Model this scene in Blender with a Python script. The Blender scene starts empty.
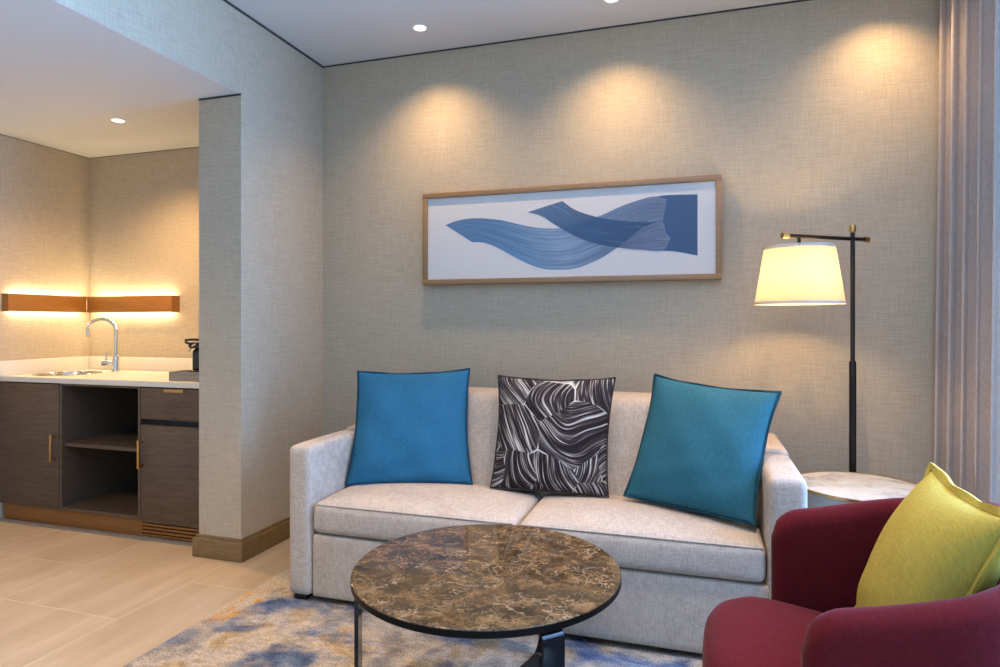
import bpy, bmesh, math, random
from mathutils import Vector, Matrix
C = bpy.context.scene.collection
SC = bpy.context.scene
PI = math.pi
rnd = random.Random(7)

# ------------------------------------------------------------------ helpers
def new(): return bmesh.new()

def link(name, bm, mat, parent=None, smooth=True, angle=40):
    me = bpy.data.meshes.new(name)
    bmesh.ops.recalc_face_normals(bm, faces=bm.faces[:])
    bm.to_mesh(me); bm.free()
    if mat: me.materials.append(mat)
    if smooth:
        for p in me.polygons: p.use_smooth = True
        try: me.set_sharp_from_angle(angle=math.radians(angle))
        except Exception: pass
    o = bpy.data.objects.new(name, me); C.objects.link(o)
    if parent is not None:
        o.parent = parent
        o.matrix_parent_inverse = Matrix.Identity(4)
        o.location = -parent.location
        if parent.parent is not None:
            o.location = (0, 0, 0)
    return o

def part(name, bm, mat, parent, **k):
    """mesh is given in world coordinates; parent is an Empty/mesh whose world position is known"""
    o = link(name, bm, mat, None, **k)
    w = Vector((0, 0, 0)); p = parent
    while p is not None:
        w += p.location; p = p.parent
    o.parent = parent; o.location = -w
    return o

def thing(name, label, cat, loc, group=None):
    o = bpy.data.objects.new(name, None); C.objects.link(o)
    o.empty_display_size = .05
    o.location = loc; o['label'] = label; o['category'] = cat
    if group: o['group'] = group
    return o

def tag(o, label, cat, group=None):
    o['label'] = label; o['category'] = cat
    if group: o['group'] = group
    return o

def struct(name, bm, mat, **k):
    o = link(name, bm, mat, **k); o['kind'] = 'structure'; return o

def box(bm, x0, x1, y0, y1, z0, z1, bev=0, seg=2):
    r = bmesh.ops.create_cube(bm, size=1)
    vs = r['verts']
    for v in vs:
        v.co = Vector(((x0+x1)/2+v.co.x*(x1-x0), (y0+y1)/2+v.co.y*(y1-y0), (z0+z1)/2+v.co.z*(z1-z0)))
    if bev:
        es = list({e for v in vs for e in v.link_edges})
        bmesh.ops.bevel(bm, geom=es, offset=bev, segments=seg, profile=.5, affect='EDGES')
    return vs

def lathe(bm, prof, cx, cy, n=48, rot=None):
    """prof: list of (r, z); closed at axis when r == 0"""
    rings = []
    for r, z in prof:
        if r < 1e-6: rings.append([bm.verts.new((cx, cy, z))])
        else: rings.append([bm.verts.new((cx+r*math.cos(2*PI*k/n), cy+r*math.sin(2*PI*k/n), z)) for k in range(n)])
    for a, b in zip(rings, rings[1:]):
        for k in range(n):
            k2 = (k+1) % n
            if len(a) == 1 and len(b) == 1: continue
            if len(a) == 1: bm.faces.new((a[0], b[k], b[k2]))
            elif len(b) == 1: bm.faces.new((a[k], a[k2], b[0]))
            else: bm.faces.new((a[k], a[k2], b[k2], b[k]))

def tube(bm, pts, r, n=12, closed=False, cap=True):
    pts = [Vector(p) for p in pts]; m = len(pts)
    rad = r if isinstance(r, (list, tuple)) else [r]*m
    rings = []; up = None
    for i, p in enumerate(pts):
        if closed: t = pts[(i+1) % m]-pts[i-1]
        else: t = pts[min(i+1, m-1)]-pts[max(i-1, 0)]
        t.normalize()
        if up is None:
            up = t.orthogonal().normalized()
        else:
            up = (up-t*up.dot(t))
            up = up.normalized() if up.length > 1e-6 else t.orthogonal().normalized()
        s = t.cross(up)
        rings.append([bm.verts.new(p+(up*math.cos(2*PI*k/n)+s*math.sin(2*PI*k/n))*rad[i]) for k in range(n)])
    for i in range(m if closed else m-1):
        a, b = rings[i], rings[(i+1) % m]
        for k in range(n): bm.faces.new((a[k], a[(k+1) % n], b[(k+1) % n], b[k]))
    if cap and not closed:
        bm.faces.new(rings[0][::-1]); bm.faces.new(rings[-1])

def cyl(bm, a, b, r, n=24): tube(bm, [a, b], r, n)

def softbox(bm, x0, x1, y0, y1, z0, z1, r, n=22, crown=0, belly=0, shear=None):
    """rounded upholstered block; crown lifts the top, belly swells the front"""
    tmp = bmesh.new()
    bmesh.ops.create_cube(tmp, size=2)
    bmesh.ops.subdivide_edges(tmp, edges=tmp.edges[:], cuts=n, use_grid_fill=True)
    hx, hy, hz = (x1-x0)/2, (y1-y0)/2, (z1-z0)/2
    c = Vector(((x0+x1)/2, (y0+y1)/2, (z0+z1)/2))
    mp = {}
    def warp(t, h):           # put more vertices near the rounded rims
        a = abs(t); e = r/h
        return math.copysign((a/.75)*(1-e) if a < .75 else (1-e)+(a-.75)/.25*e, t)
    for v in tmp.verts:
        q = Vector((warp(v.co.x, hx)*hx, warp(v.co.y, hy)*hy, warp(v.co.z, hz)*hz))
        inn = Vector((max(-hx+r, min(hx-r, q.x)), max(-hy+r, min(hy-r, q.y)), max(-hz+r, min(hz-r, q.z))))
        d = q-inn
        if d.length > 1e-9: q = inn+d.normalized()*r
        fx, fy = 1-(q.x/hx)**2, 1-(q.y/hy)**2
        fz = 1-(q.z/hz)**2
        if q.z > 0: q.z += crown*max(0, fx)**.6*max(0, fy)**.6*min(1, q.z/hz)
        if q.y < 0: q.y -= belly*max(0, fx)**.5*max(0, fz)**.6
        q += c
        if shear: q = shear(q)
        mp[v] = bm.verts.new(q)
    for f in tmp.faces: bm.faces.new([mp[v] for v in f.verts])
    tmp.free()

def grid_surface(bm, P, closed_u=False):
    V = [[bm.verts.new(p) for p in row] for row in P]
    for i in range(len(V)-1 if not closed_u else len(V)):
        a, b = V[i], V[(i+1) % len(V)]
        for j in range(len(a)-1): bm.faces.new((a[j], a[j+1], b[j+1], b[j]))
    return V

# ------------------------------------------------------------------ materials
def mat(name, base=(.5, .5, .5), rough=.5, metal=0, **kw):
    m = bpy.data.materials.new(name); m.use_nodes = True
    b = m.node_tree.nodes['Principled BSDF']
    b.inputs['Base Color'].default_value = (*base, 1)
    b.inputs['Roughness'].default_value = rough; b.inputs['Metallic'].default_value = metal
    for k, v in kw.items():
        b.inputs[k.replace('_', ' ')].default_value = v
    return m

class NT:
    def __init__(s, m):
        s.m = m; s.t = m.node_tree; s.b = s.t.nodes['Principled BSDF']
        s.tc = s.t.nodes.new('ShaderNodeTexCoord')
    def n(s, typ, **kw):
        x = s.t.nodes.new(typ)
        for k, v in kw.items(): setattr(x, k, v)
        return x
    def l(s, a, b): s.t.links.new(a, b)
    def put(s, sock, v):
        if hasattr(v, 'links') or isinstance(v, bpy.types.NodeSocket): s.l(v, sock)
        else: sock.default_value = v
    def math(s, op, a, b=0.0, c=None, clamp=False):
        x = s.n('ShaderNodeMath', operation=op, use_clamp=clamp)
        s.put(x.inputs[0], a); s.put(x.inputs[1], b)
        if c is not None: s.put(x.inputs[2], c)
        return x.outputs[0]
    def xyz(s, v):
        x = s.n('ShaderNodeSeparateXYZ'); s.l(v, x.inputs[0]); return x.outputs
    def comb(s, a, b, c):
        x = s.n('ShaderNodeCombineXYZ')
        for i, v in enumerate((a, b, c)): s.put(x.inputs[i], v)
        return x.outputs[0]
    def mapping(s, v, scale=(1, 1, 1), rot=(0, 0, 0), loc=(0, 0, 0)):
        x = s.n('ShaderNodeMapping'); s.l(v, x.inputs[0])
        x.inputs['Scale'].default_value = scale; x.inputs['Rotation'].default_value = rot; x.inputs['Location'].default_value = loc
        return x.outputs[0]
    def noise(s, v, scale=5, detail=3, rough=.5, dist=0, color=False):
        x = s.n('ShaderNodeTexNoise'); s.l(v, x.inputs['Vector'])
        x.inputs['Scale'].default_value = scale; x.inputs['Detail'].default_value = detail
        x.inputs['Roughness'].default_value = rough; x.inputs['Distortion'].default_value = dist
        return x.outputs['Color' if color else 'Fac']
    def ramp(s, f, stops, interp='LINEAR'):
        x = s.n('ShaderNodeValToRGB'); s.put(x.inputs[0], f); cr = x.color_ramp; cr.interpolation = interp
        while len(cr.elements) < len(stops): cr.elements.new(.5)
        for e, (p, c) in zip(cr.elements, stops):
            e.position = p; e.color = (*c, 1) if len(c) == 3 else c
        return x.outputs[0]
    def mix(s, f, a, b, blend='MIX'):
        x = s.n('ShaderNodeMix', data_type='RGBA', blend_type=blend)
        s.put(x.inputs[0], f)
        s.put(x.inputs[6], a if not isinstance(a, tuple) else (*a, 1)[:4])
        s.put(x.inputs[7], b if not isinstance(b, tuple) else (*b, 1)[:4])
        return x.outputs[2]
    def vmix(s, v, amt, nz):      # v + amt*(nz-.5)
        a = s.n('ShaderNodeVectorMath', operation='SUBTRACT'); s.l(nz, a.inputs[0]); a.inputs[1].default_value = (.5, .5, .5)
        b = s.n('ShaderNodeVectorMath', operation='SCALE'); s.l(a.outputs[0], b.inputs[0]); b.inputs['Scale'].default_value = amt
        c = s.n('ShaderNodeVectorMath', operation='ADD'); s.l(v, c.inputs[0]); s.l(b.outputs[0], c.inputs[1])
        return c.outputs[0]
    def color(s, c): s.l(c, s.b.inputs['Base Color'])
    def rough(s, c): s.l(c, s.b.inputs['Roughness'])
    def bump(s, h, strength=.3, dist=.002):
        x = s.n('ShaderNodeBump'); x.inputs['Strength'].default_value = strength; x.inputs['Distance'].default_value = dist
        s.l(h, x.inputs['Height']); s.l(x.outputs[0], s.b.inputs['Normal'])

def weave(name, dark, light, sx=10, sy=170, rough=.9, bump=.35, fine=None, spec=.2):
    """woven cloth for upright faces: horizontal threads along x+y, vertical along z"""
    m = mat(name, rough=rough); t = NT(m); t.b.inputs['Specular IOR Level'].default_value = spec
    x, y, z = t.xyz(t.tc.outputs['Object'])
    h = t.math('ADD', x, y); d = t.math('MULTIPLY', t.math('SUBTRACT', x, y), 3.0)
    a = t.noise(t.comb(t.math('MULTIPLY', h, sx), t.math('MULTIPLY', z, sy), d), 1, 2)
    b = t.noise(t.comb(t.math('MULTIPLY', h, sy), t.math('MULTIPLY', z, sx), d), 1, 2)
    f = t.math('ADD', t.math('MULTIPLY', a, .55), t.math('MULTIPLY', b, .45))
    t.color(t.ramp(f, [(.33, dark), (.67, light)]))
    t.bump(f, bump, .002)
    return m

def cloth(name, dark, light, scale=420, rough=.9, bump=.25, sheen=0, spec=.2):
    m = mat(name, rough=rough); t = NT(m); t.b.inputs['Specular IOR Level'].default_value = spec
    o = t.tc.outputs['Object']
    a = t.noise(t.mapping(o, (scale, scale*.12, scale*.12)), 1, 1)
    b = t.noise(t.mapping(o, (scale*.12, scale, scale)), 1, 1)
    c = t.noise(o, 9, 3)
    f = t.math('ADD', t.math('MULTIPLY', t.math('ADD', a, b), .4), t.math('MULTIPLY', c, .2))
    t.color(t.ramp(f, [(.36, dark), (.64, light)]))
    t.bump(f, bump, .0015)
    if sheen:
        t.b.inputs['Sheen Weight'].default_value = sheen
        t.b.inputs['Sheen Roughness'].default_value = .4
    return m

def emit(name, col, strength):
    m = bpy.data.materials.new(name); m.use_nodes = True; t = m.node_tree
    t.nodes.remove(t.nodes['Principled BSDF'])
    e = t.nodes.new('ShaderNodeEmission'); e.inputs[0].default_value = (*col, 1); e.inputs[1].default_value = strength
    t.links.new(e.outputs[0], t.nodes['Material Output'].inputs[0])
    return m

M = {}
M['wallpaper'] = weave('wallpaper', (.400, .329, .238), (.520, .444, .335), sx=12, sy=240, rough=.85, bump=.12)
M['paint'] = mat('ceiling_paint', (.64, .64, .62), .9)
M['dark_gap'] = mat('shadow_gap', (.04, .04, .04), .8)
M['whitetrim'] = mat('white_trim', (.8, .79, .76), .5)

def wood(name, a, b, axis='x', scale=6, rough=.45, str_=(1, 14, 14)):
    m = mat(name, rough=rough); t = NT(m)
    v = t.mapping(t.tc.outputs['Object'], tuple(k*scale for k in str_))
    n = t.noise(v, 1, 5, .6, .6); n2 = t.noise(t.mapping(t.tc.outputs['Object'], tuple(k*scale*5 for k in str_)), 1, 2)
    f = t.math('ADD', t.math('MULTIPLY', n, .65), t.math('MULTIPLY', n2, .35))
    t.color(t.ramp(f, [(.3, a), (.7, b)])); t.bump(f, .15, .001)
    return m
M['oak_dark'] = wood('dark_oak', (.048, .031, .020), (.130, .088, .056))
M['oak_base'] = wood('baseboard_oak', (.115, .068, .025), (.24, .150, .062), str_=(3, 3, 25))
M['frame_wood'] = wood('frame_wood', (.22, .125, .055), (.34, .205, .10), rough=.35)
M['bronze'] = wood('bronze_wood', (.30, .115, .018), (.42, .18, .035), rough=.4)
M['plinth'] = wood('plinth_bronze', (.17, .070, .014), (.25, .105, .024), rough=.4)
M['brass'] = mat('brass', (.62, .36, .13), .28, 1)
M['steel'] = mat('stainless', (.62, .60, .57), .22, 1)
M['chrome'] = mat('chrome', (.8, .8, .8), .06, 1)
M['black'] = mat('black_metal', (.012, .011, .010), .35, .3)
M['blackgloss'] = mat('black_gloss', (.010, .010, .011), .12)
M['void'] = mat('dark_recess', (.008, .008, .010), .6)
M['pole'] = mat('lamp_black', (.016, .013, .011), .3, .4)
M['quartz'] = mat('quartz_top', (.70, .66, .58), .25)
M['tray'] = wood('tray_grey', (.19, .175, .15), (.27, .25, .215), rough=.55)
M['mat_board'] = mat('mat_board', (.62, .605, .60), .8)

# floor tiles: 0.65 x 1.3 m stone-look planks running in y
m = mat('floor_tile', rough=.42); t = NT(m); M['floor'] = m
x, y, z = t.xyz(t.tc.outputs['Object'])
br = t.n('ShaderNodeTexBrick'); br.offset = .3; br.offset_frequency = 2; br.squash = 1
t.l(t.comb(t.math('ADD', y, 10-1.975+.0), t.math('ADD', x, 2.9+13.0-.65*0), 0), br.inputs['Vector'])
br.inputs['Scale'].default_value = 1; br.inputs['Brick Width'].default_value = 1.3; br.inputs['Row Height'].default_value = .65
br.inputs['Mortar Size'].default_value = .0025; br.inputs['Mortar Smooth'].default_value = .1
br.inputs['Color1'].default_value = (0, 0, 0, 1); br.inputs['Color2'].default_value = (1, 1, 1, 1)
sv = t.comb(t.math('MULTIPLY', x, 7), t.math('MULTIPLY', y, 1.1), t.math('MULTIPLY', br.outputs['Color'], 40))
s1 = t.noise(sv, 1, 6, .6, .5)
s2 = t.noise(t.tc.outputs['Object'], 3, 6, .65)
f = t.math('ADD', t.math('MULTIPLY', s1, .7), t.math('MULTIPLY', s2, .3))
tile = t.ramp(f, [(.25, (.30, .225, .145)), (.5, (.395, .305, .205)), (.75, (.50, .40, .285))])
t.color(t.mix(br.outputs['Fac'], tile, (.50, .43, .33, 1)))
t.bump(t.math('SUBTRACT', f, t.math('MULTIPLY', br.outputs['Fac'], .6)), .12, .002)

# rug
m = mat('rug', rough=1); t = NT(m); M['rug'] = m; t.b.inputs['Specular IOR Level'].default_value = .05
o = t.tc.outputs['Object']; x, y, z = t.xyz(o)
fib = t.noise(o, 260, 2, .6, color=True)
w = t.vmix(o, .06, fib)
w2 = t.vmix(w, .25, t.noise(o, 2.5, 3, .5, color=True))
n1 = t.noise(t.mapping(w2, (6.0, 4.0, 1), (0, 0, .5)), 1, 4, .6)
n2 = t.noise(t.mapping(w2, (5.5, 8.0, 1), (0, 0, .35), (7, 3, 1)), 1, 4, .6)
n3 = t.noise(t.mapping(w2, (3.0, 4.2, 1), (0, 0, -.3), (17, 9, 1)), 1, 4, .6)
base = t.ramp(n1, [(.30, (.15, .145, .145)), (.42, (.29, .255, .22)), (.52, (.41, .355, .295)), (.62, (.35, .255, .14)), (.74, (.21, .19, .17))])
blue = t.ramp(n2, [(.35, (.035, .055, .115)), (.5, (.09, .125, .205)), (.66, (.22, .235, .28))])
col = t.mix(t.ramp(n3, [(.50, (0, 0, 0)), (.60, (1, 1, 1))]), base, blue)
stk = t.noise(t.mapping(w, (16, 70, 1), (0, 0, .5)), 1, 3, .6)
col = t.mix(.55, col, t.ramp(stk, [(.3, (.2, .2, .2)), (.7, (.8, .8, .8))]), 'OVERLAY')
# pale border with orange wisps along the left edge
xb = t.math('ADD', x, t.math('MULTIPLY', t.math('SUBTRACT', t.noise(w, 6, 3), .5), .16))
bordermask = t.ramp(t.math('ADD', xb, 2.0), [(.185, (1, 1, 1)), (.225, (0, 0, 0))])
ora = t.noise(t.mapping(w, (14, 5, 1), (0, 0, -.2)), 1, 4, .6)
bcol = t.ramp(ora, [(.30, (.30, .31, .36)), (.42, (.42, .36, .29)), (.55, (.44, .36, .26)), (.60, (.50, .24, .05)), (.72, (.42, .15, .02))])
fadeY = t.ramp(t.math('MULTIPLY', y, .33), [(.60, (0, 0, 0)), (.74, (1, 1, 1))])
bm_ = t.math('MULTIPLY', bordermask, fadeY)
col = t.mix(bm_, col, bcol)
fn = t.noise(o, 170, 3, .75)
col = t.mix(.5, col, t.ramp(fn, [(.35, (.12, .12, .12)), (.65, (.88, .88, .88))]), 'OVERLAY')
t.color(col); t.bump(fn, .6, .006)

# upholstery
M['sofa'] = cloth('sofa_linen', (.345, .290, .240), (.52, .445, .375), 300, .92, .25)
M['burgundy'] = cloth('burgundy_wool', (.070, .0055, .007), (.110, .009, .0125), 500, .95, .2, sheen=.06, spec=.1)
M['teal'] = cloth('teal_linen', (.013, .098, .19), (.026, .150, .265), 500, .8, .2)
M['teal2'] = cloth('dark_teal_linen', (.014, .088, .125), (.027, .138, .185), 500, .8, .2)
M['tealedge'] = cloth('teal_edge', (.008, .045, .085), (.015, .07, .12), 500, .9, .2)
M['tealedge2'] = cloth('dark_teal_edge', (.008, .04, .06), (.014, .06, .085), 500, .9, .2)
M['yellow'] = cloth('mustard_linen', (.36, .275, .045), (.48, .375, .070), 450, .85, .2)
M['zebra_edge'] = cloth('brush_cloth_edge', (.015, .012, .012), (.07, .06, .06), 200, .9, .2)
M['curtain'] = cloth('curtain_cloth', (.40, .34, .30), (.50, .43, .385), 300, .9, .15)

# zebra brush stroke cloth (uses the cushion's own uv)
m = mat('brush_cloth', rough=.85); t = NT(m); M['zebra'] = m; t.b.inputs['Specular IOR Level'].default_value = .2
uv = t.tc.outputs['UV']
uvw = t.vmix(uv, .34, t.noise(uv, 1.5, 1, .4, color=True))
vo = t.n('ShaderNodeTexVoronoi', feature='F1'); t.l(uvw, vo.inputs['Vector']); vo.inputs['Scale'].default_value = 2.5
vd = t.n('ShaderNodeTexVoronoi', feature='DISTANCE_TO_EDGE'); t.l(uvw, vd.inputs['Vector']); vd.inputs['Scale'].default_value = 2.5
cr = t.xyz(vo.outputs['Color'])
ang = t.math('ADD', t.math('MULTIPLY', cr[0], 2.3), -.45)
sub = t.n('ShaderNodeVectorMath', operation='SUBTRACT'); t.l(uvw, sub.inputs[0]); t.l(vo.outputs['Position'], sub.inputs[1])
rx, ry, rz = t.xyz(sub.outputs[0])
ca, sa = t.math('COSINE', ang), t.math('SINE', ang)
px = t.math('ADD', t.math('MULTIPLY', rx, ca), t.math('MULTIPLY', ry, sa))
py = t.math('SUBTRACT', t.math('MULTIPLY', ry, ca), t.math('MULTIPLY', rx, sa))
bend = t.math('MULTIPLY', t.math('MULTIPLY', py, py), t.math('SUBTRACT', t.math('MULTIPLY', cr[1], 7.0), 3.0))
q = t.math('ADD', px, bend)
st = t.noise(t.comb(t.math('MULTIPLY', q, 66), t.math('MULTIPLY', py, 2.2), t.math('MULTIPLY', cr[2], 30)), 1, 2, .65)
stc = t.ramp(st, [(.40, (.012, .009, .011)), (.53, (.045, .034, .036)), (.59, (.26, .24, .235)), (.68, (.60, .57, .54))])
edge = t.ramp(vd.outputs['Distance'], [(.004, (1, 1, 1)), (.018, (0, 0, 0))])
em = t.math('MULTIPLY', edge, t.ramp(t.noise(uv, 5, 2), [(.5, (0, 0, 0)), (.62, (1, 1, 1))]))
t.color(t.mix(em, stc, (.66, .63, .58, 1)))

# brown emperador marble
m = mat('brown_marble', rough=.07); t = NT(m); M['marble'] = m
o = t.tc.outputs['Object']
w = t.vmix(o, .16, t.noise(o, 7, 4, .6, color=True))
w = t.vmix(w, .05, t.noise(o, 28, 3, .6, color=True))
n = t.noise(w, 15, 8, .72)
basec = t.ramp(n, [(.32, (.016, .010, .005)), (.45, (.048, .028, .012)), (.56, (.105, .060, .024)), (.70, (.24, .145, .065))])
def veins(scale, w0, w1):
    v = t.n('ShaderNodeTexVoronoi', feature='DISTANCE_TO_EDGE'); t.l(w, v.inputs['Vector']); v.inputs['Scale'].default_value = scale
    return t.ramp(v.outputs['Distance'], [(w0, (1, 1, 1)), (w1, (0, 0, 0))])
v1 = t.math('MULTIPLY', veins(13, .004, .035), t.ramp(t.noise(o, 8, 3), [(.42, (0, 0, 0)), (.6, (1, 1, 1))]))
v2 = t.math('MULTIPLY', veins(34, .01, .09), t.ramp(t.noise(t.mapping(o, (1, 1, 1), (0, 0, 0), (4, 2, 0)), 11, 3), [(.42, (0, 0, 0)), (.64, (1, 1, 1))]))
c = t.mix(t.math('MULTIPLY', v2, .5), basec, (.30, .19, .09, 1))
c = t.mix(t.math('MULTIPLY', v1, .55), c, (.46, .33, .20, 1))
t.color(c)
M['slab_edge'] = mat('slab_edge', (.007, .005, .004), .4, Specular_IOR_Level=.08)

# white marble
m = mat('white_marble', rough=.12); t = NT(m); M['white_marble'] = m
o = t.tc.outputs['Object']; w = t.vmix(o, .3, t.noise(o, 4, 4, .6, color=True))
n = t.noise(t.mapping(w, (4, 9, 4), (0, 0, .6)), 1, 5, .6)
t.color(t.ramp(n, [(.36, (.36, .33, .30)), (.46, (.58, .54, .48)), (.6, (.68, .63, .56))]))
M['tabledrum'] = wood('table_drum', (.22, .205, .19), (.32, .30, .275), rough=.45)

# ------------------------------------------------------------------ dimensions
XL, XP, XA = -2.203, -2.464, -4.09      # left wall face, its kitchen face, kitchen left wall
YB, YP, YF = 3.39, 2.659, -1.5          # back wall, pillar front, wall behind the camera
XR, ZC, ZS = 1.36, 2.775, 2.36          # window wall, ceiling, kitchen ceiling

# ------------------------------------------------------------------ shell
b = new(); box(b, XA-.1, XR+.2, YF-.1, YB+.1, -.1, 0); struct('floor', b, M['floor'])
b = new(); box(b, XL-.02, XR+.2, YF-.1, YB+.1, ZC, ZC+.1); struct('ceiling', b, M['paint'])
b = new(); box(b, XA-.1, XP+.01, YF-.1, YB+.1, ZS, ZS+.1)
box(b, XP+.005, XL-.003, YF-.1, YP, ZS-.002, ZS+.05); struct('ceiling_kitchen', b, M['paint'])
b = new(); box(b, XA-.1, XR+.2, YB, YB+.1, 0, ZC+.05); struct('wall_back', b, M['wallpaper'])
b = new(); box(b, XP, XL, YP, YB+.02, 0, ZC+.05); box(b, XP, XL, YF-.05, YP, ZS, ZC+.05); struct('wall_left', b, M['wallpaper'])
b = new(); box(b, XA-.1, XA, YF-.1, YB+.1, 0, ZS+.05); struct('wall_kitchen', b, M['wallpaper'])
b = new(); box(b, XA-.1, XR+.2, YF-.1, YF, 0, ZC+.05); struct('wall_front', b, M['wallpaper'])
# window wall with a big opening
WY0, WY1, WZ0, WZ1 = -1.1, 2.78, .12, 2.6
b = new()
box(b, XR, XR+.12, WY1, YB+.1, 0, ZC+.05); box(b, XR, XR+.12, YF-.1, WY0, 0, ZC+.05)
box(b, XR, XR+.12, WY0, WY1, 0, WZ0); box(b, XR, XR+.12, WY0, WY1, WZ1, ZC+.05)
struct('wall_right', b, M['wallpaper'])
b = new(); fw = .05
box(b, XR+.03, XR+.09, WY0, WY1, WZ0, WZ0+fw); box(b, XR+.03, XR+.09, WY0, WY1, WZ1-fw, WZ1)
for yy in (WY0, (WY0+WY1)/2-fw/2, WY1-fw): box(b, XR+.03, XR+.09, yy, yy+fw, WZ0+fw, WZ1-fw)
struct('window_1', b, M['black'])
# baseboard round the pillar, plain along the other walls
b2 = new()
def sweep(b, prof):
    rows = []
    for x_, y_, sx, sy in ((XP, YP+.12, -1, 0), (XP, YP, -1, -1), (XL, YP, 1, -1), (XL, YB, 1, 0)):
        rows.append([b.verts.new((x_+sx*d_, y_+sy*d_, z_)) for d_, z_ in prof])
    for A_, B_ in zip(rows, rows[1:]):
        for k in range(len(prof)-1): b.faces.new((A_[k], A_[k+1], B_[k+1], B_[k]))
sweep(b2, [(.022, 0), (.022, .090), (.018, .096), (.010, .098), (.009, .108), (0, .110)])
struct('baseboard_left', b2, M['oak_base'])
b = new(); box(b, XL+.022, XR, YB-.02, YB, 0, .10, .004); struct('baseboard_back', b, M['oak_base'])
# shadow gaps where walls meet the ceiling
b = new(); box(b, XL, XL+.006, YF, YB, ZC-.011, ZC); struct('trim_1', b, M['dark_gap'])
b = new(); box(b, XL, XR, YB-.004, YB, ZC-.008, ZC); struct('trim_2', b, M['dark_gap'])
b = new(); box(b, XP, XL, YP-.003, YP, ZS-.012, ZS-.002); struct('trim_3', b, M['dark_gap'])
b = new(); box(b, XA, XP, YB-.003, YB, ZS-.003, ZS); box(b, XA, XA+.003, YF, YB, ZS-.003, ZS); struct('trim_4', b, M['dark_gap'])

# ------------------------------------------------------------------ recessed downlights
LENS = emit('lens_glow', (1, .86, .66), 9)
def downlight(x, y, z, label, watt, size=118, blend=1, col=(1, .66, .34), core=0):
    t_ = thing('downlight', label, 'ceiling light', (x, y, z), 'recessed ceiling downlights')
    b = new(); lathe(b, [(.030, z+.002), (.032, z-.002), (.040, z-.004), (.043, z-.001), (.043, z+.002)], x, y, 40)
    part('trim_ring', b, M['whitetrim'], t_)
    b = new(); lathe(b, [(0, z-.0012), (.030, z-.0012), (.031, z+.002)], x, y, 32)
    part('lens', b, LENS, t_)
    ld = bpy.data.lights.new('downlight_beam', 'SPOT'); ld.energy = watt; ld.color = col
    ld.spot_size = math.radians(size); ld.spot_blend = blend; ld.shadow_soft_size = .025
    lo = bpy.data.objects.new('downlight_beam', ld); C.objects.link(lo); lo.location = (0, 0, -.012); lo.parent = t_
    if core:
        l2 = ld.copy(); l2.energy = core; l2.spot_size = math.radians(84)
        o2 = bpy.data.objects.new('downlight_core', l2); C.objects.link(o2); o2.location = (0, 0, -.012); o2.parent = t_
    return t_
downlight(-1.421, 3.10, ZC, 'round recessed ceiling downlight nearer the left wall, above the picture', 66, 122, core=6)
downlight(-.404, 3.10, ZC, 'round recessed ceiling downlight cut by the top edge, right above the picture', 66, 122, core=6)
downlight(.80, 3.17, ZC, 'round recessed ceiling downlight above the floor lamp and curtain', 50, 122)
downlight(-3.175, 2.81, ZS, 'round recessed downlight in the lower kitchenette ceiling', 150, 140, col=(1, .62, .27))
downlight(-3.1, 1.2, ZS, 'added unseen fill downlight in the entry ceiling before the kitchenette', 125, 140, col=(1, .64, .30))  # added out of view to brighten the entry floor

downlight(.20, 2.0, ZC, 'added unseen fill downlight over the gap between sofa and armchair', 190, 100)  # added fill lamp, out of view, for warm light on sofa and back wall
downlight(-1.30, 1.35, ZC, 'added unseen fill downlight out over the rug, nearest the kitchenette opening', 210, 90)  # added fill lamp, out of view, warming the floor and lower left wall

# ------------------------------------------------------------------ kitchenette
YC, YW = 2.80, 3.385          # cabinet front, wall side
# cabinet with a door
t_ = thing('door_cabinet', 'dark oak base cabinet with one closed door, beside the kitchenette left wall', 'cabinet', (-3.83, 3.08, .10))
b = new(); x0, x1 = XA+.01, -3.592
box(b, x0, x0+.018, YC+.002, YW, .10, .845); box(b, x1-.018, x1, YC+.002, YW, .10, .845)
box(b, x0+.018, x1-.018, YC+.002, YW, .10, .118); box(b, x0+.018, x1-.018, YW-.015, YW, .118, .845)
part('body', b, M['oak_dark'], t_)
b = new(); box(b, XA+.012, -3.594, YC-.018, YC, .105, .838, .002); dr = part('door', b, M['oak_dark'], t_)
def pull(x, z0, z1, parent):
    b = new(); y = YC-.018
    box(b, x-.008, x+.008, y-.034, y-.024, z0, z1, .003)
    box(b, x-.005, x+.005, y-.026, y+.002, z0+.008, z0+.020); box(b, x-.005, x+.005, y-.026, y+.002, z1-.020, z1-.008)
    o = part('handle', b, M['brass'], parent); o['label'] = 'brass bar handle'
pull(-3.622, .385, .545, dr)
# open shelf unit
t_ = thing('open_shelf_cabinet', 'dark oak open base unit with a single middle shelf, under the worktop', 'cabinet', (-3.32, 3.08, .10))
b = new(); x0, x1 = -3.590, -2.984
box(b, x0, x0+.018, YC-.016, YW, .10, .845); box(b, x1-.018, x1, YC-.016, YW, .10, .845)
box(b, x0+.018, x1-.018, YC-.016, YW, .10, .118); box(b, x0+.018, x1-.018, YC-.014, YW, .832, .845); box(b, x0+.018, x1-.018, YW-.015, YW, .118, .832)
part('body', b, M['oak_dark'], t_)
b = new(); box(b, x0+.018, x1-.018, YC+.0, YW-.015, .472, .494, .002); part('shelf', b, M['oak_dark'], t_)
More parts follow.
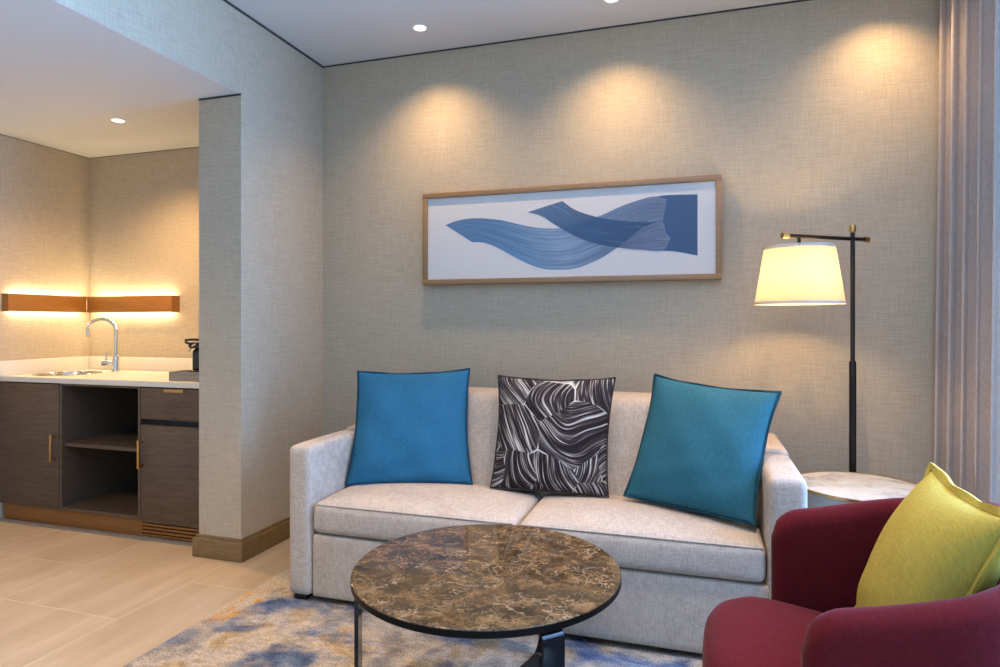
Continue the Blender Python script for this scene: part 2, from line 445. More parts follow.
# minibar unit
t_ = thing('minibar_cabinet', 'dark oak unit with a top drawer over a tall fridge door, beside the pillar', 'cabinet', (-2.74, 3.08, .0))
b = new(); x0, x1 = -2.982, XP-.026
box(b, x0, x1, YC+.010, YW, .03, .845)
part('body', b, M['void'], t_)
b = new(); box(b, x0+.002, x1, YC-.018, YC+.009, .665, .838, .002); dw = part('drawer', b, M['oak_dark'], t_)
b = new(); box(b, -2.81, -2.675, YC-.030, YC-.010, .818, .836, .003); o = part('handle', b, M['brass'], dw); o['label'] = 'brass edge pull'
b = new(); box(b, x0+.002, x1, YC-.018, YC+.009, .088, .632, .002); dr = part('door', b, M['oak_dark'], t_)
pull(x0+.016, .390, .550, dr)
b = new()
for k in range(4): box(b, x0+.002, x1, YC-.012, YC+.009, .010+k*.0195, .010+k*.0195+.012)
part('vent_grille', b, M['plinth'], t_)
b = new(); box(b, XA+.03, -2.984, YC-.004, YC+.05, 0, .0995); tag(link('plinth', b, M['plinth']), 'bronze wooden plinth running along the floor under the left and open cabinets', 'plinth')
b = new(); box(b, XA+.012, XP-.026, YC-.05, YC-.012, 0, .006); struct('trim_5', b, M['tray'])

# worktop with a round cut-out
SX, SY, SR = -3.865, 3.055, .178
t_ = thing('worktop', 'pale stone worktop with low upstand along the kitchenette walls', 'worktop', (-3.3, 3.08, .846))
b = new()
outer = [(XA+.003, YC-.025), (XP-.004, YC-.025), (XP-.004, YW), (XA+.003, YW)]
def plate(b, z):
    ov = [b.verts.new((*p, z)) for p in outer]
    n = 40; iv = [b.verts.new((SX+SR*math.cos(2*PI*k/n), SY+SR*math.sin(2*PI*k/n), z)) for k in range(n)]
    es = [b.edges.new((ov[i], ov[(i+1) % 4])) for i in range(4)]+[b.edges.new((iv[i], iv[(i+1) % n])) for i in range(n)]
    bmesh.ops.triangle_fill(b, edges=es, use_beauty=True)
    return ov, iv
ot, it_ = plate(b, .876); ob, ib = plate(b, .846)
for A, B in ((ot, ob), (it_, ib)):
    for i in range(len(A)): b.faces.new((A[i], A[(i+1) % len(A)], B[(i+1) % len(A)], B[i]))
part('slab', b, M['quartz'], t_, angle=30)
b = new(); box(b, XA+.022, XP-.004, YW-.020, YW, .8765, .968, .002); box(b, XA+.003, XA+.022, YC-.025, YW, .8765, .968, .002)
part('upstand', b, M['quartz'], t_)
# sink
b = new(); lathe(b, [(SR+.012, .8775), (SR+.010, .8795), (SR-.004, .879), (SR-.008, .872), (SR-.014, .82), (SR-.035, .775), (.03, .768), (.022, .762), (0, .762)], SX, SY, 56)
t_ = tag(link('sink', b, M['steel']), 'round stainless steel sink bowl set into the pale worktop', 'sink')
# faucet
FX, FY = -3.685, 3.245
t_ = thing('faucet', 'tall chrome gooseneck faucet with a side lever, standing behind the sink', 'faucet', (FX, FY, .877))
b = new(); lathe(b, [(0, .8768), (.027, .8768), (.027, .884), (.022, .886), (.021, .945), (.019, .975), (.014, .985), (0, .985)], FX, FY, 28); part('base', b, M['chrome'], t_)
d = Vector((-.175, -.06, 0)); pts = [Vector((FX, FY, .97)), Vector((FX, FY, 1.05)), Vector((FX, FY, 1.14))]
for k in range(1, 17):
    a = PI*k/16*1.08
    pts.append(Vector((FX, FY, 1.15))+d*(.5-.5*math.cos(a))+Vector((0, 0, .076*math.sin(a))))
pts.append(pts[-1]+Vector((.004, .001, -.022)))
b = new(); tube(b, pts, .0115, 16); part('spout', b, M['chrome'], t_)
b = new(); cyl(b, (FX-.014, FY-.008, .932), (FX-.068, FY-.042, .936), .019, 20); cyl(b, (FX-.050, FY-.031, .948), (FX-.050, FY-.031, 1.005), .0055, 12); part('lever', b, M['chrome'], t_)

# tray and coffee machine
t_ = thing('tray', 'grey wooden box tray under the black coffee machine', 'tray', (-2.66, 3.0, .877))
b = new(); tx0, tx1, ty0, ty1, tz = -2.832, XP-.012, 2.832, 3.16, .928
box(b, tx0, tx1, ty0, ty1, .877, .915); part('base', b, M['tray'], t_)
b = new()
box(b, tx0, tx1, ty0, ty0+.012, .915, tz); box(b, tx0, tx1, ty1-.012, ty1, .915, tz)
box(b, tx0, tx0+.012, ty0+.012, ty1-.012, .915, tz); box(b, tx1-.012, tx1, ty0+.012, ty1-.012, .915, tz)
part('rim', b, M['tray'], t_)
t_ = thing('coffee_machine', 'small black coffee machine with a lever, half hidden by the pillar', 'coffee machine', (-2.62, 2.98, .916))
b = new(); box(b, -2.722, -2.54, 2.875, 3.10, .916, 1.056, .020, 3); box(b, -2.716, -2.55, 2.848, 2.874, .916, .938, .006)
part('body', b, M['blackgloss'], t_)
b = new(); box(b, -2.724, -2.54, 2.852, 3.10, 1.0565, 1.092, .013, 3); part('head', b, M['blackgloss'], t_)
b = new(); tube(b, [(-2.716, 2.93, 1.075), (-2.742, 2.90, 1.078), (-2.752, 2.87, 1.092), (-2.740, 2.858, 1.104), (-2.70, 2.856, 1.108), (-2.62, 2.856, 1.108)], .007, 10)
part('lever', b, M['black'], t_)
b = new(); tube(b, [(-2.727, 2.868, 1.040), (-2.712, 2.866, 1.060), (-2.680, 2.850, 1.078), (-2.66, 2.848, 1.082)], .005, 10); part('chrome_strip', b, M['chrome'], t_)

# L-shaped wall light
t_ = thing('wall_light', 'long bronze wall light glowing above and below, wrapped round the kitchenette corner', 'wall light', (-3.9, 3.3, 1.33))
LED = emit('led_glow', (1, .79, .46), 75)
z0, z1 = 1.272, 1.382
b = new(); box(b, XA+.058, -3.300, 3.322, 3.334, z0, z1, .002); box(b, -3.312, -3.300, 3.3345, YB, z0, z1); part('panel', b, M['bronze'], t_)
b = new(); box(b, XA+.046, XA+.058, 2.80, 3.321, z0, z1, .002); box(b, XA, XA+.0455, 2.80, 2.812, z0, z1); part('panel', b, M['bronze'], t_)
for zz in (z0+.004, z1-.012):
    b = new(); box(b, XA+.08, -3.33, 3.350, 3.362, zz, zz+.008); part('led_strip', b, LED, t_)
    b = new(); box(b, XA+.018, XA+.030, 2.835, 3.31, zz, zz+.008); part('led_strip', b, LED, t_)
b = new(); box(b, XA+.06, -3.315, 3.3625, YB, z0+.02, z1-.02); box(b, XA, XA+.0175, 2.8125, 3.36, z0+.02, z1-.02); part('back_channel', b, M['whitetrim'], t_)

# ------------------------------------------------------------------ picture
t_ = thing('framed_picture', 'wide wood framed picture of overlapping blue brush ribbons, hung above the sofa', 'picture', (-.70, YB, 1.42))
px0, px1, pz0, pz1, fy0, fwid = -1.517, .110, 1.418, 1.942, 3.342, .030
b = new()
box(b, px0, px1, fy0, YB-.001, pz0, pz0+fwid, .003); box(b, px0, px1, fy0, YB-.001, pz1-fwid, pz1, .003)
box(b, px0, px0+fwid, fy0, YB-.001, pz0+fwid, pz1-fwid, .003); box(b, px1-fwid, px1, fy0, YB-.001, pz0+fwid, pz1-fwid, .003)
part('frame', b, M['frame_wood'], t_)
b = new(); box(b, px0+fwid, px1-fwid, 3.355, YB-.002, pz0+fwid, pz1-fwid); mb = part('mat_board', b, M['mat_board'], t_)
A_top = [(-1.378, 1.758), (-1.301, 1.781), (-1.191, 1.788), (-1.053, 1.771), (-0.97, 1.749), (-0.847, 1.72), (-0.717, 1.711), (-0.619, 1.729), (-0.494, 1.768), (-0.39, 1.81), (-0.297, 1.838), (-0.217, 1.852), (-0.157, 1.833)]
A_bot = [(-1.217, 1.655), (-1.148, 1.649), (-1.075, 1.622), (-0.97, 1.564), (-0.887, 1.522), (-0.806, 1.494), (-0.706, 1.487), (-0.619, 1.495), (-0.542, 1.522), (-0.475, 1.553), (-0.399, 1.602), (-0.334, 1.652), (-0.288, 1.687), (-0.225, 1.715), (-0.177, 1.724)]
B_top = [(-0.702, 1.856), (-0.63, 1.804), (-0.522, 1.763), (-0.427, 1.741), (-0.316, 1.727), (-0.187, 1.721)]
B_bot = [(-0.896, 1.806), (-0.817, 1.781), (-0.736, 1.726), (-0.619, 1.658), (-0.522, 1.621), (-0.409, 1.596), (-0.288, 1.58), (-0.182, 1.571)]
C_left = [(-0.225, 1.853), (-0.157, 1.833), (-0.147, 1.811), (-0.167, 1.787), (-0.162, 1.756), (-0.187, 1.726), (-0.167, 1.71), (-0.162, 1.663), (-0.139, 1.634), (-0.152, 1.607), (-0.182, 1.587), (-0.182, 1.571)]
D_top = [(-0.399, 1.602), (-0.334, 1.652), (-0.288, 1.687), (-0.225, 1.715), (-0.177, 1.723), (-.162, 1.663), (-.139, 1.634)]
D_bot = [(-0.398, 1.595), (-0.288, 1.58), (-0.182, 1.571), (-.152, 1.607), (-.139, 1.630)]
def smooth_line(P, n=60):
    P = [Vector((p[0], p[1])) for p in P]; out = []
    Q = [P[0]*2-P[1]]+P+[P[-1]*2-P[-2]]
    L = [0]
    for a, b_ in zip(P, P[1:]): L.append(L[-1]+(b_-a).length)
    for k in range(n+1):
        s = L[-1]*k/n; i = 0
        while i < len(P)-2 and L[i+1] < s: i += 1
        u = (s-L[i])/max(1e-9, L[i+1]-L[i])
        p0, p1, p2, p3 = Q[i], Q[i+1], Q[i+2], Q[i+3]
        out.append(.5*((2*p1)+(p2-p0)*u+(2*p0-5*p1+4*p2-p3)*u*u+(3*p1-p0-3*p2+p3)*u**3))
    return out
def ribbon(top, bot, y, mt, n=60, rows=8):
    T, B = smooth_line(top, n), smooth_line(bot, n); b = new(); uvl = b.loops.layers.uv.new('UVMap'); inf = {}
    V = []
    for i in range(n+1):
        r_ = []
        for j in range(rows+1):
            p = B[i].lerp(T[i], j/rows); v = b.verts.new((p.x, y, p.y)); inf[v] = (i/n, j/rows); r_.append(v)
        V.append(r_)
    for i in range(n):
        for j in range(rows):
            try: f = b.faces.new((V[i][j], V[i+1][j], V[i+1][j+1], V[i][j+1]))
            except ValueError: continue
            for lp in f.loops: lp[uvl].uv = inf[lp.vert]
    return part('brush_stroke', b, mt, mb, smooth=False)
def ink(name, stops, alpha=1, streak=26, along=2.5):
    m = mat(name, rough=.75); t = NT(m); u, v, _ = t.xyz(t.tc.outputs['UV'])
    n = t.noise(t.comb(t.math('MULTIPLY', u, along), t.math('MULTIPLY', v, streak), 0), 1, 3, .6)
    c = t.ramp(u, stops)
    c = t.mix(t.ramp(n, [(.44, (0, 0, 0)), (.60, (.55, .55, .55))]), c, (.05, .09, .17, 1))
    c = t.mix(t.ramp(n, [(.28, (.3, .3, .3)), (.43, (0, 0, 0))]), c, (.36, .43, .52, 1))
    t.color(c); t.b.inputs['Alpha'].default_value = alpha
    return m
inkA = ink('ink_blue', [(0, (.085, .20, .38)), (.3, (.11, .24, .42)), (.5, (.22, .33, .47)), (.7, (.14, .22, .34)), (1, (.13, .19, .29))])
inkB = ink('ink_navy', [(0, (.075, .18, .33)), (.35, (.035, .11, .25)), (1, (.03, .09, .20))], .80, 8, 1.5)
inkC = mat('ink_block', (.038, .095, .205), .75)
inkD = ink('ink_slate', [(0, (.09, .14, .24)), (1, (.15, .21, .30))], 1, 16, 1.5)
ribbon(A_top, A_bot, 3.3542, inkA)
ribbon(B_top, B_bot, 3.3536, inkB)
ribbon([(-.235, 1.848), (-.19, 1.853), (-.144, 1.855), (-.007, 1.850)], [(-.235, 1.576), (-.182, 1.571), (-.117, 1.565), (-.007, 1.541)], 3.3546, inkC)
ribbon(D_top, D_bot, 3.3530, inkD)

# ------------------------------------------------------------------ rug
b = new(); box(b, -1.905, 1.15, .2, 2.95, .0005, .010, .003); tag(link('rug', b, M['rug']), 'blue, grey and beige abstract rug under the sofa and round table', 'rug')
ZR = .010

# ------------------------------------------------------------------ sofa
SXL, SXR, SF = -1.690, .350, 2.328
t_ = thing('sofa', 'two seat light grey linen sofa with square arms against the back wall', 'sofa', ((SXL+SXR)/2, 2.8, ZR))
ms = M['sofa']
b = new(); softbox(b, SXL+.115, SXR-.115, SF+.012, 3.2, .032, .298, .012, n=10); part('base', b, ms, t_)
for x0, aw in ((SXL, .112), (SXR-.126, .126)):
    b = new(); softbox(b, x0, x0+aw, SF, 2.778, .032, .672, .026, n=14, crown=.006); part('arm', b, ms, t_)
b = new(); softbox(b, SXL+.127, SXR-.127, 3.10, 3.25, .032, .686, .03, n=16); part('back_frame', b, ms, t_)
for x0 in (SXL, SXR-.126):
    b = new(); softbox(b, x0, x0+.126, 2.784, 3.25, .032, .684, .026, n=14); part('back_wing', b, ms, t_)
def lean(q):
    k = max(0, (q.z-.40)/.46); q.y += .15*k*(1-.8*(q.y-2.785)/.43); return q
b = new(); softbox(b, SXL+.130, SXR-.130, 2.785, 3.215, .31, .856, .055, n=22, belly=.02, shear=lean); part('backrest', b, ms, t_)
xm = (SXL+SXR)/2
for x0, x1 in ((SXL+.115, xm-.002), (xm+.002, SXR-.129)):
    b = new(); softbox(b, x0, x1, SF+.008, 2.83, .302, .432, .030, n=26, crown=.034, belly=.012); sc_ = part('seat_cushion', b, ms, t_)
    b = new(); P = []
    for k in range(41):
        u = -1+2*k/40; xx = (x0+x1)/2+u*((x1-x0)/2-.012); P.append((xx, SF+.008+.0085-.010*max(0, 1-u*u)**.5, .4265+.003*max(0, 1-u*u)))
    tube(b, P, .003, 8); part('piping', b, ms, sc_)
for x_ in (SXL+.05, SXR-.05):
    for y_ in (SF+.05, 3.18):
        b = new(); box(b, x_-.03, x_+.03, y_-.03, y_+.03, ZR, .0325, .003); part('foot', b, M['black'], t_)

# ------------------------------------------------------------------ throw pillows
def pillow(name, corners, T, mt, edge_mt, label, pinch=.07, flange=.016, edge_r=.004, n=34, wr=0.0, seed=0):
    TL, TR, BL, BR = [Vector(c) for c in corners]
    ctr = (TL+TR+BL+BR)/4
    nrm = ((TR-TL)+(BR-BL)).cross((TL-BL)+(TR-BR)).normalized()   # points towards the viewer (front)
    r_ = random.Random(seed); ph = [r_.uniform(0, 6) for _ in range(6)]
    def outline(u, v):
        uu = u*(1-pinch*(1-v*v)); vv = v*(1-pinch*(1 if v > 0 else .15)*(1-u*u))
        s, q = (uu+1)/2, (vv+1)/2
        return (BL*(1-s)+BR*s)*(1-q)+(TL*(1-s)+TR*s)*q
    def height(u, v):
        a = max(0, 1-abs(u)**2.2); c_ = max(0, 1-abs(v)**2.2)
        h = T/2*(a*c_)**.52
        if wr:
            h += wr*(a*c_)**.35*(.5*math.sin(7*u+3*v+ph[0])*math.sin(3*v+ph[1])+.4*math.sin(13*v-4*u+ph[2])*max(0, -v)+.3*math.sin(11*u+ph[3])*max(0, -v))
        return h
    b = new(); uvl = b.loops.layers.uv.new('UVMap'); inf = {}; F = []; B = []
    def warp(i): t_ = -1+2*i/n; return math.copysign(1-(1-abs(t_))**1.5, t_)
    for i in range(n+1):
        fr, br_ = [], []
        for j in range(n+1):
            u, v = warp(i), warp(j); p = outline(u, v); h = height(u, v)
            e = i in (0, n) or j in (0, n)
            vf = b.verts.new(p+nrm*h); inf[vf] = ((u+1)/2, (v+1)/2); fr.append(vf)
            if e: br_.append(vf)
            else:
                vb = b.verts.new(p-nrm*h); inf[vb] = ((u+1)/2, (v+1)/2); br_.append(vb)
        F.append(fr); B.append(br_)
    for i in range(n):
        for j in range(n):
            for G, rev in ((F, 0), (B, 1)):
                q = [G[i][j], G[i+1][j], G[i+1][j+1], G[i][j+1]]
                if rev: q = q[::-1]
                try: f = b.faces.new(q)
                except ValueError: continue
                for lp in f.loops: lp[uvl].uv = inf[lp.vert]
    o = link(name, b, mt, angle=80); tag(o, label, 'pillow')
    # stitched flange / piping round the seam
    per = []
    for k in range(n): per.append((warp(k), -1))
    for k in range(n): per.append((1, warp(k)))
    for k in range(n): per.append((warp(n-k), 1))
    for k in range(n): per.append((-1, warp(n-k)))
    b = new(); inner = [outline(u, v) for u, v in per]; rr = []
    for (u, v), p in zip(per, inner):
        d_ = (p-ctr).normalized(); w = Vector(((u if abs(u) > .999 else 0), (v if abs(v) > .999 else 0), 0))
        ex = ((TR-TL)+(BR-BL)).normalized(); ez = ((TL-BL)+(TR-BR)).normalized()
        dirv = (ex*w.x+ez*w.y)
        wob = .12*flange*math.sin(9*u+5*v+ph[4])
        q = p+dirv*(flange+wob)+nrm*(.004*math.sin(8*u+6*v+ph[5]))
        rr.append((p, q))
    m_ = len(rr); ring = []
    for p, q in rr:
        ring.append([b.verts.new(p-dirv*0+nrm*edge_r), b.verts.new(q+nrm*edge_r*.8), b.verts.new(q-nrm*edge_r*.8), b.verts.new(p-nrm*edge_r)])
    for i in range(m_):
        a, c_ = ring[i], ring[(i+1) % m_]
        for k in range(4): b.faces.new((a[k], a[(k+1) % 4], c_[(k+1) % 4], c_[k]))
    part('flange', b, edge_mt, o, angle=50)
    return o
pillow('throw_pillow', [(-1.630, 2.82, .955), (-1.090, 2.96, .968), (-1.562, 2.60, .452), (-1.000, 2.745, .462)], .16, M['teal'], M['tealedge'],
       'bright blue square throw pillow with dark edging, in the sofa corner by the left wall', wr=.011, seed=3, flange=.007)
pillow('throw_pillow', [(-.915, 2.90, .945), (-.365, 2.90, .948), (-.890, 2.70, .466), (-.368, 2.69, .470)], .15, M['zebra'], M['zebra_edge'],
       'black and white brush stroke patterned throw pillow in the middle of the sofa', pinch=.07, wr=.006, seed=5, flange=.006)
pillow('throw_pillow', [(-.180, 2.85, .968), (.300, 2.71, .925), (-.290, 2.66, .487), (.188, 2.46, .475)], .17, M['teal2'], M['tealedge2'],
       'dark teal square throw pillow leaning on the sofa arm by the lamp', pinch=.07, wr=.010, seed=9, flange=.008)

# ------------------------------------------------------------------ coffee table
TX, TY, TZ, TR_ = -.620, 1.838, .457, .405
t_ = thing('coffee_table', 'round brown marble coffee table with black bent bar legs on the rug', 'table', (TX, TY, ZR))
b = new(); lathe(b, [(0, TZ), (TR_-.003, TZ), (TR_, TZ-.002), (TR_, TZ-.004)], TX, TY, 96); lathe(b, [(TR_-.004, TZ-.0238), (0, TZ-.0238)], TX, TY, 96)
part('table_top', b, M['marble'], t_, angle=30)
b = new(); lathe(b, [(TR_+.0004, TZ-.0042), (TR_+.0006, TZ-.020), (TR_-.003, TZ-.0235), (TR_-.02, TZ-.0238)], TX, TY, 96)
o = part('edge_band', b, M['slab_edge'], t_, angle=30); o['label'] = 'dark polished rim'
for deg in (75, 199, 314):
    a = math.radians(deg); er = Vector((math.cos(a), math.sin(a), 0)); et = Vector((-math.sin(a), math.cos(a), 0))
    base = Vector((TX, TY, 0)); path = []
    path += [(.16, TZ-.030), (.358, TZ-.030)]
    for k in range(1, 7): path.append((.358+.032*math.sin(PI/2*k/6), TZ-.030-.032*(1-math.cos(PI/2*k/6))))
    for k in range(0, 9): path.append((.390-.055*(1-math.cos(PI/2*k/8)), .075-.057*math.sin(PI/2*k/8)))
    path += [(.20, .018)]
    b = new(); th = .006; hw = .031; rows = []
    for i, (r, z) in enumerate(path):
        p0 = Vector(path[max(0, i-1)]); p1 = Vector(path[min(len(path)-1, i+1)]); tg = (p1-p0).normalized(); nn = Vector((tg.y, -tg.x))
        row = []
        for sn, sw in ((1, -1), (1, 1), (-1, 1), (-1, -1)):
            row.append(b.verts.new(base+er*(r+nn.x*th*sn)+Vector((0, 0, z+nn.y*th*sn))+et*hw*sw))
        rows.append(row)
    for A_, B_ in zip(rows, rows[1:]):
        for k in range(4): b.faces.new((A_[k], A_[(k+1) % 4], B_[(k+1) % 4], B_[k]))
    b.faces.new(rows[0]); b.faces.new(rows[-1][::-1])
    part('leg', b, M['blackgloss'], t_, angle=35)

# ------------------------------------------------------------------ side table
QX, QY, QR, QZ = .605, 2.80, .248, .560
t_ = thing('side_table', 'round white marble side table with thin brass rim, beside the sofa arm', 'table', (QX, QY, ZR))
b = new(); lathe(b, [(0, QZ), (QR-.012, QZ), (QR-.012, QZ-.012), (0, QZ-.012)], QX, QY, 72); part('table_top', b, M['white_marble'], t_, angle=30)
b = new(); lathe(b, [(QR-.0118, QZ-.006), (QR-.0118, QZ+.001), (QR, QZ+.001), (QR, QZ-.008), (QR-.0118, QZ-.008)], QX, QY, 72); part('rim', b, M['brass'], t_, angle=30)
b = new(); lathe(b, [(0, QZ-.0125), (QR-.002, QZ-.0085), (QR-.002, QZ-.066), (QR-.01, QZ-.070), (0, QZ-.070)], QX, QY, 72); part('apron', b, M['tabledrum'], t_, angle=30)
b = new(); lathe(b, [(0, QZ-.0705), (.03, QZ-.0705), (.03, .03), (.16, .026), (.165, ZR), (0, ZR)], QX, QY, 48); part('pedestal', b, M['brass'], t_, angle=30)

# ------------------------------------------------------------------ floor lamp
PX, PY = .650, 3.15
t_ = thing('floor_lamp', 'slim black floor lamp with cream drum shade on an angled arm, behind the side table', 'lamp', (PX, PY, 0))
b = new(); lathe(b, [(0, 0), (.14, 0), (.14, .016), (.135, .020), (.02, .022), (.018, .04), (0, .04)], PX, PY, 48); part('base', b, M['pole'], t_)
b = new(); cyl(b, (PX, PY, .04), (PX, PY, 1.028), .0145); lathe(b, [(.0145, 1.028), (.0095, 1.034), (.0095, 1.60), (0, 1.60)], PX, PY, 24); part('pole', b, M['pole'], t_, angle=30)
b = new(); lathe(b, [(0, 1.602), (.011, 1.602), (.014, 1.606), (.014, 1.630), (.012, 1.634), (0, 1.634)], PX, PY, 24); part('finial', b, M['brass'], t_)
A0, A1 = Vector((.338, 2.935, 1.573)), Vector((.722, 3.200, 1.573)); ad = (A1-A0).normalized()
b = new(); cyl(b, A0+ad*.03, A1-ad*.02, .0085); ar = part('arm', b, M['pole'], t_)
for s_, e_ in ((A0, A0+ad*.03), (A1-ad*.02, A1)):
    b = new(); cyl(b, s_, e_, .0125); part('arm_cap', b, M['brass'], ar)
HX, HY = .404, 2.98
HX, HY = A0.x+ad.x*.088, A0.y+ad.y*.088
sz0, sz1 = 1.281, 1.528
b = new(); cyl(b, (HX, HY, sz1-.06), (HX, HY, 1.566), .007); part('stem', b, M['pole'], t_)
m = bpy.data.materials.new('lamp_shade_cloth'); m.use_nodes = True; tt = m.node_tree
tt.nodes.remove(tt.nodes['Principled BSDF'])
d1 = tt.nodes.new('ShaderNodeBsdfDiffuse'); d2 = tt.nodes.new('ShaderNodeBsdfTranslucent'); mx = tt.nodes.new('ShaderNodeMixShader')
d1.inputs[0].default_value = (.44, .39, .31, 1); d2.inputs[0].default_value = (.37, .31, .205, 1); mx.inputs[0].default_value = .5
tt.links.new(d1.outputs[0], mx.inputs[1]); tt.links.new(d2.outputs[0], mx.inputs[2]); tt.links.new(mx.outputs[0], tt.nodes['Material Output'].inputs[0])
M['shade'] = m
b = new(); R0, R1 = .178, .139
lathe(b, [(R0, sz0), (R1, sz1)], HX, HY, 72); sh = part('lamp_shade', b, M['shade'], t_)
M['shade_trim'] = mat('shade_trim', (.42, .40, .38), .8)
b = new(); 
def band(za, zb):
    ra = R0+(R1-R0)*(za-sz0)/(sz1-sz0); rb = R0+(R1-R0)*(zb-sz0)/(sz1-sz0)
    lathe(b, [(ra-.0015, za), (ra+.0015, za), (rb+.0015, zb), (rb-.0015, zb), (ra-.0015, za)], HX, HY, 72)
band(sz0-.001, sz0+.010); part('shade_band', b, M['shade_trim'], sh)
b = new(); band(sz1-.012, sz1+.001); part('shade_band', b, M['shade_trim'], sh)
b = new()
for k in range(3):
    a = 2*PI*k/3+.4; cyl(b, (HX, HY, sz1-.03), (HX+(R1+.003)*math.cos(a), HY+(R1+.003)*math.sin(a), sz1-.008), .0025, 8)
part('spider', b, M['pole'], sh)
BULB = emit('bulb_glow', (1, .66, .32), 330)
b = new(); bmesh.ops.create_uvsphere(b, u_segments=20, v_segments=12, radius=.034, matrix=Matrix.Translation((HX, HY, 1.40))); o = part('bulb', b, BULB, t_)

# ------------------------------------------------------------------ armchair
AY, ZSE = 1.645, .430
t_ = thing('armchair', 'burgundy upholstered tub armchair facing the round table', 'armchair', (.45, AY, ZR))
mb_ = M['burgundy']
HW, th = .335, .042            # centre-line half width, half wall thickness
XF, XS, RA = .193, .40, .275     # arm front, start of the bend, bend depth
stn = []
for k in range(15): stn.append((XF+(XS-XF)*k/14, AY-HW, 0, -1))
for k in range(1, 36):
    a = PI*k/36; x_ = XS+RA*math.sin(a)**.85; y_ = AY-HW*math.cos(a)
    stn.append((x_, y_, None, None))
for k in range(15): stn.append((XS-(XS-XF)*k/14, AY+HW, 0, 1))
n_ = len(stn); rows = []
L = [0]
for a, c_ in zip(stn, stn[1:]): L.append(L[-1]+math.hypot(c_[0]-a[0], c_[1]-a[1]))
tot = L[-1]
b = new()
for i, sdat in enumerate(stn):
    p0 = stn[max(0, i-1)]; p1 = stn[min(n_-1, i+1)]
    tg = Vector((p1[0]-p0[0], p1[1]-p0[1], 0)).normalized(); nn = Vector((tg.y, -tg.x, 0))
    e = min(L[i], tot-L[i]); s_ = L[i]/tot
    ztop = .660+.126*math.sin(PI*min(1, max(0, s_)))**1.5
    rc = .075
    if e < rc: ztop -= rc*(1-math.sqrt(max(0, 1-(1-e/rc)**2)))
    te = th*(1 if e > .03 else (.35+.65*math.sqrt(max(0, 1-(1-e/.03)**2))))
    c0 = Vector((sdat[0], sdat[1], 0)); zb = .17; prof = []
    prof.append((te*.8, zb)); prof.append((te, zb+.02))
    for z_ in (.28, .38, .48, .56): prof.append((te, min(z_, ztop-te-.001*(.6-z_)*10)))
    for k in range(0, 9): a = PI*k/8; prof.append((te*math.cos(a), ztop-te+te*math.sin(a)))
    for z_ in (.56, .48, .38, .28): prof.append((-te, min(z_, ztop-te-.001*(.6-z_)*10)))
    prof.append((-te, zb+.02)); prof.append((-te*.8, zb))
    flare = lambda z_: 0
    rows.append([b.verts.new(c0+nn*q+Vector((0, 0, z_))) for q, z_ in prof])
for A_, B_ in zip(rows, rows[1:]):
    m_ = len(A_)
    for k in range(m_): b.faces.new((A_[k], A_[(k+1) % m_], B_[(k+1) % m_], B_[k]))
b.faces.new(rows[0]); b.faces.new(rows[-1][::-1])
part('shell', b, mb_, t_, angle=50)
# seat: rounded front in plan
b = new(); N = 48; hw = .291; x0s, x1s = .008, .64
def seat_out(k, inset=0):
    a = 2*PI*k/N; ca_, sa_ = math.cos(a), math.sin(a)
    ex = 2/3.4
    return Vector(((x0s+x1s)/2+((x1s-x0s)/2-inset)*math.copysign(abs(ca_)**ex, ca_), AY+(hw-inset)*math.copysign(abs(sa_)**ex, sa_), 0))
lay = [(.05, .20), (.012, .205), (0, .225), (0, .30), (0, .37), (.004, .395), (.016, .415), (.034, .426), (.07, .433), (.14, .440), (.22, .444)]
rr = [[b.verts.new(seat_out(k, i_)+Vector((0, 0, z_))) for k in range(N)] for i_, z_ in lay]
for v in b.verts:
    if v.co.z > .36: v.co.z += .016-.16*max(0, v.co.x-.14)*min(1, (v.co.z-.36)/.06)
for A_, B_ in zip(rr, rr[1:]):
    for k in range(N): b.faces.new((A_[k], A_[(k+1) % N], B_[(k+1) % N], B_[k]))
b.faces.new(rr[0][::-1]); b.faces.new(rr[-1])
part('seat', b, mb_, t_, angle=60)
for x_, y_ in ((.12, AY-.22), (.12, AY+.22), (.54, AY-.2), (.54, AY+.2)):
    b = new(); tube(b, [(x_, y_, .203), (x_, y_, ZR)], [.022, .014], 16); part('leg', b, M['black'], t_)
t_.rotation_euler = (0, 0, math.radians(-1.2))
pillow('throw_pillow', [(.545, 1.795, .842), (.535, 1.352, .848), (.398, 1.870, .440), (.410, 1.440, .440)], .17, M['yellow'], M['yellow'],
       'mustard yellow square throw pillow sitting in the burgundy armchair', pinch=.09, wr=.005, seed=11, flange=.016, edge_r=.005)

# ------------------------------------------------------------------ curtain
t_ = thing('curtain', 'floor length taupe curtain gathered in deep folds beside the back wall', 'curtain', (1.16, 2.8, .01))
b = new(); ny, nz = 240, 26; P = []
y0, y1 = 2.74, 3.372
for i in range(ny+1):
    s_ = i/ny; row = []
    for j in range(nz+1):
        v = j/nz; z_ = .012+(ZC-.03-.012)*v
        sp = 1+.10*(1-v)
        ph = 2*PI*4.9*s_+.5*math.sin(2.1*s_*PI+1)+.6
        x_ = 1.122+(.060+.012*math.sin(9*s_*PI+.6))*sp*math.sin(ph)+.008*math.sin(2*ph+1.2+.6*v)*sp-.022*(1-v)
        y_ = y0+(y1-y0)*s_+.012*math.sin(2*ph+.4)
        row.append((x_, min(y_, 3.383), z_))
    P.append(row)
grid_surface(b, P); o = part('panel', b, M['curtain'], t_, angle=80)
sd = o.modifiers.new('thick', 'SOLIDIFY'); sd.thickness = .004
b = new(); box(b, 1.10, 1.14, 2.7, 3.385, ZC-.028, ZC-.001); part('track', b, M['whitetrim'], t_)

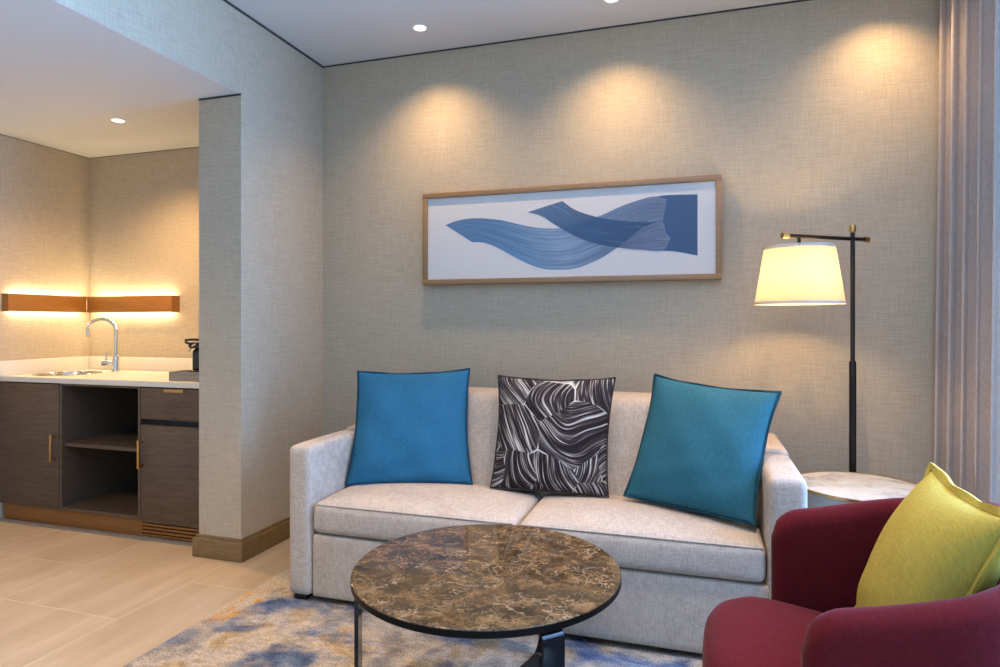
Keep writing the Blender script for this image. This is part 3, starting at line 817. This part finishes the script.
# ------------------------------------------------------------------ daylight
w = bpy.data.worlds.new('sky'); SC.world = w; w.use_nodes = True
bg = w.node_tree.nodes['Background']; bg.inputs[0].default_value = (.28, .53, 1, 1)
# the sky is brighter on the far side of the window than along the facade behind the camera
wt = w.node_tree; tcw = wt.nodes.new('ShaderNodeTexCoord'); sx_ = wt.nodes.new('ShaderNodeSeparateXYZ'); mr = wt.nodes.new('ShaderNodeMapRange')
mr.interpolation_type = 'SMOOTHSTEP'
wt.links.new(tcw.outputs['Generated'], sx_.inputs[0]); wt.links.new(sx_.outputs[1], mr.inputs[0])
mr.inputs[1].default_value = -.45; mr.inputs[2].default_value = .25; mr.inputs[3].default_value = 1.5; mr.inputs[4].default_value = 41
wt.links.new(mr.outputs[0], bg.inputs[1])
ld = bpy.data.lights.new('window_daylight', 'AREA'); ld.shape = 'RECTANGLE'; ld.size = WY1-WY0; ld.size_y = WZ1-WZ0
ld.cycles.is_portal = True
lo = bpy.data.objects.new('window_daylight', ld); C.objects.link(lo)
lo.location = (XR+.11, (WY0+WY1)/2, (WZ0+WZ1)/2); lo.rotation_euler = (0, PI/2, 0)   # faces -x
lo.rotation_euler = Vector((-1, 0, 0)).to_track_quat('-Z', 'Y').to_euler()

# ------------------------------------------------------------------ camera and view
cd = bpy.data.cameras.new('camera'); cam = bpy.data.objects.new('camera', cd); C.objects.link(cam)
cam.location = (0, 0, 1.2); cam.rotation_euler = (PI/2, 0, math.atan2(199, 634))
cd.sensor_width = 36; cd.lens = 634/1000*36; cd.shift_y = -10.5/1000; cd.clip_start = .05
SC.camera = cam
vs = SC.view_settings; vs.view_transform = 'Standard'; vs.look = 'None'; vs.gamma = 1; vs.exposure = -.38; vs.use_curve_mapping = False
try:
    SC.cycles.use_denoising = True; SC.cycles.denoiser = 'OPENIMAGEDENOISE'
except Exception: pass
SC.cycles.max_bounces = 10; SC.cycles.diffuse_bounces = 6; SC.cycles.transparent_max_bounces = 12
SC.cycles.sample_clamp_indirect = 6
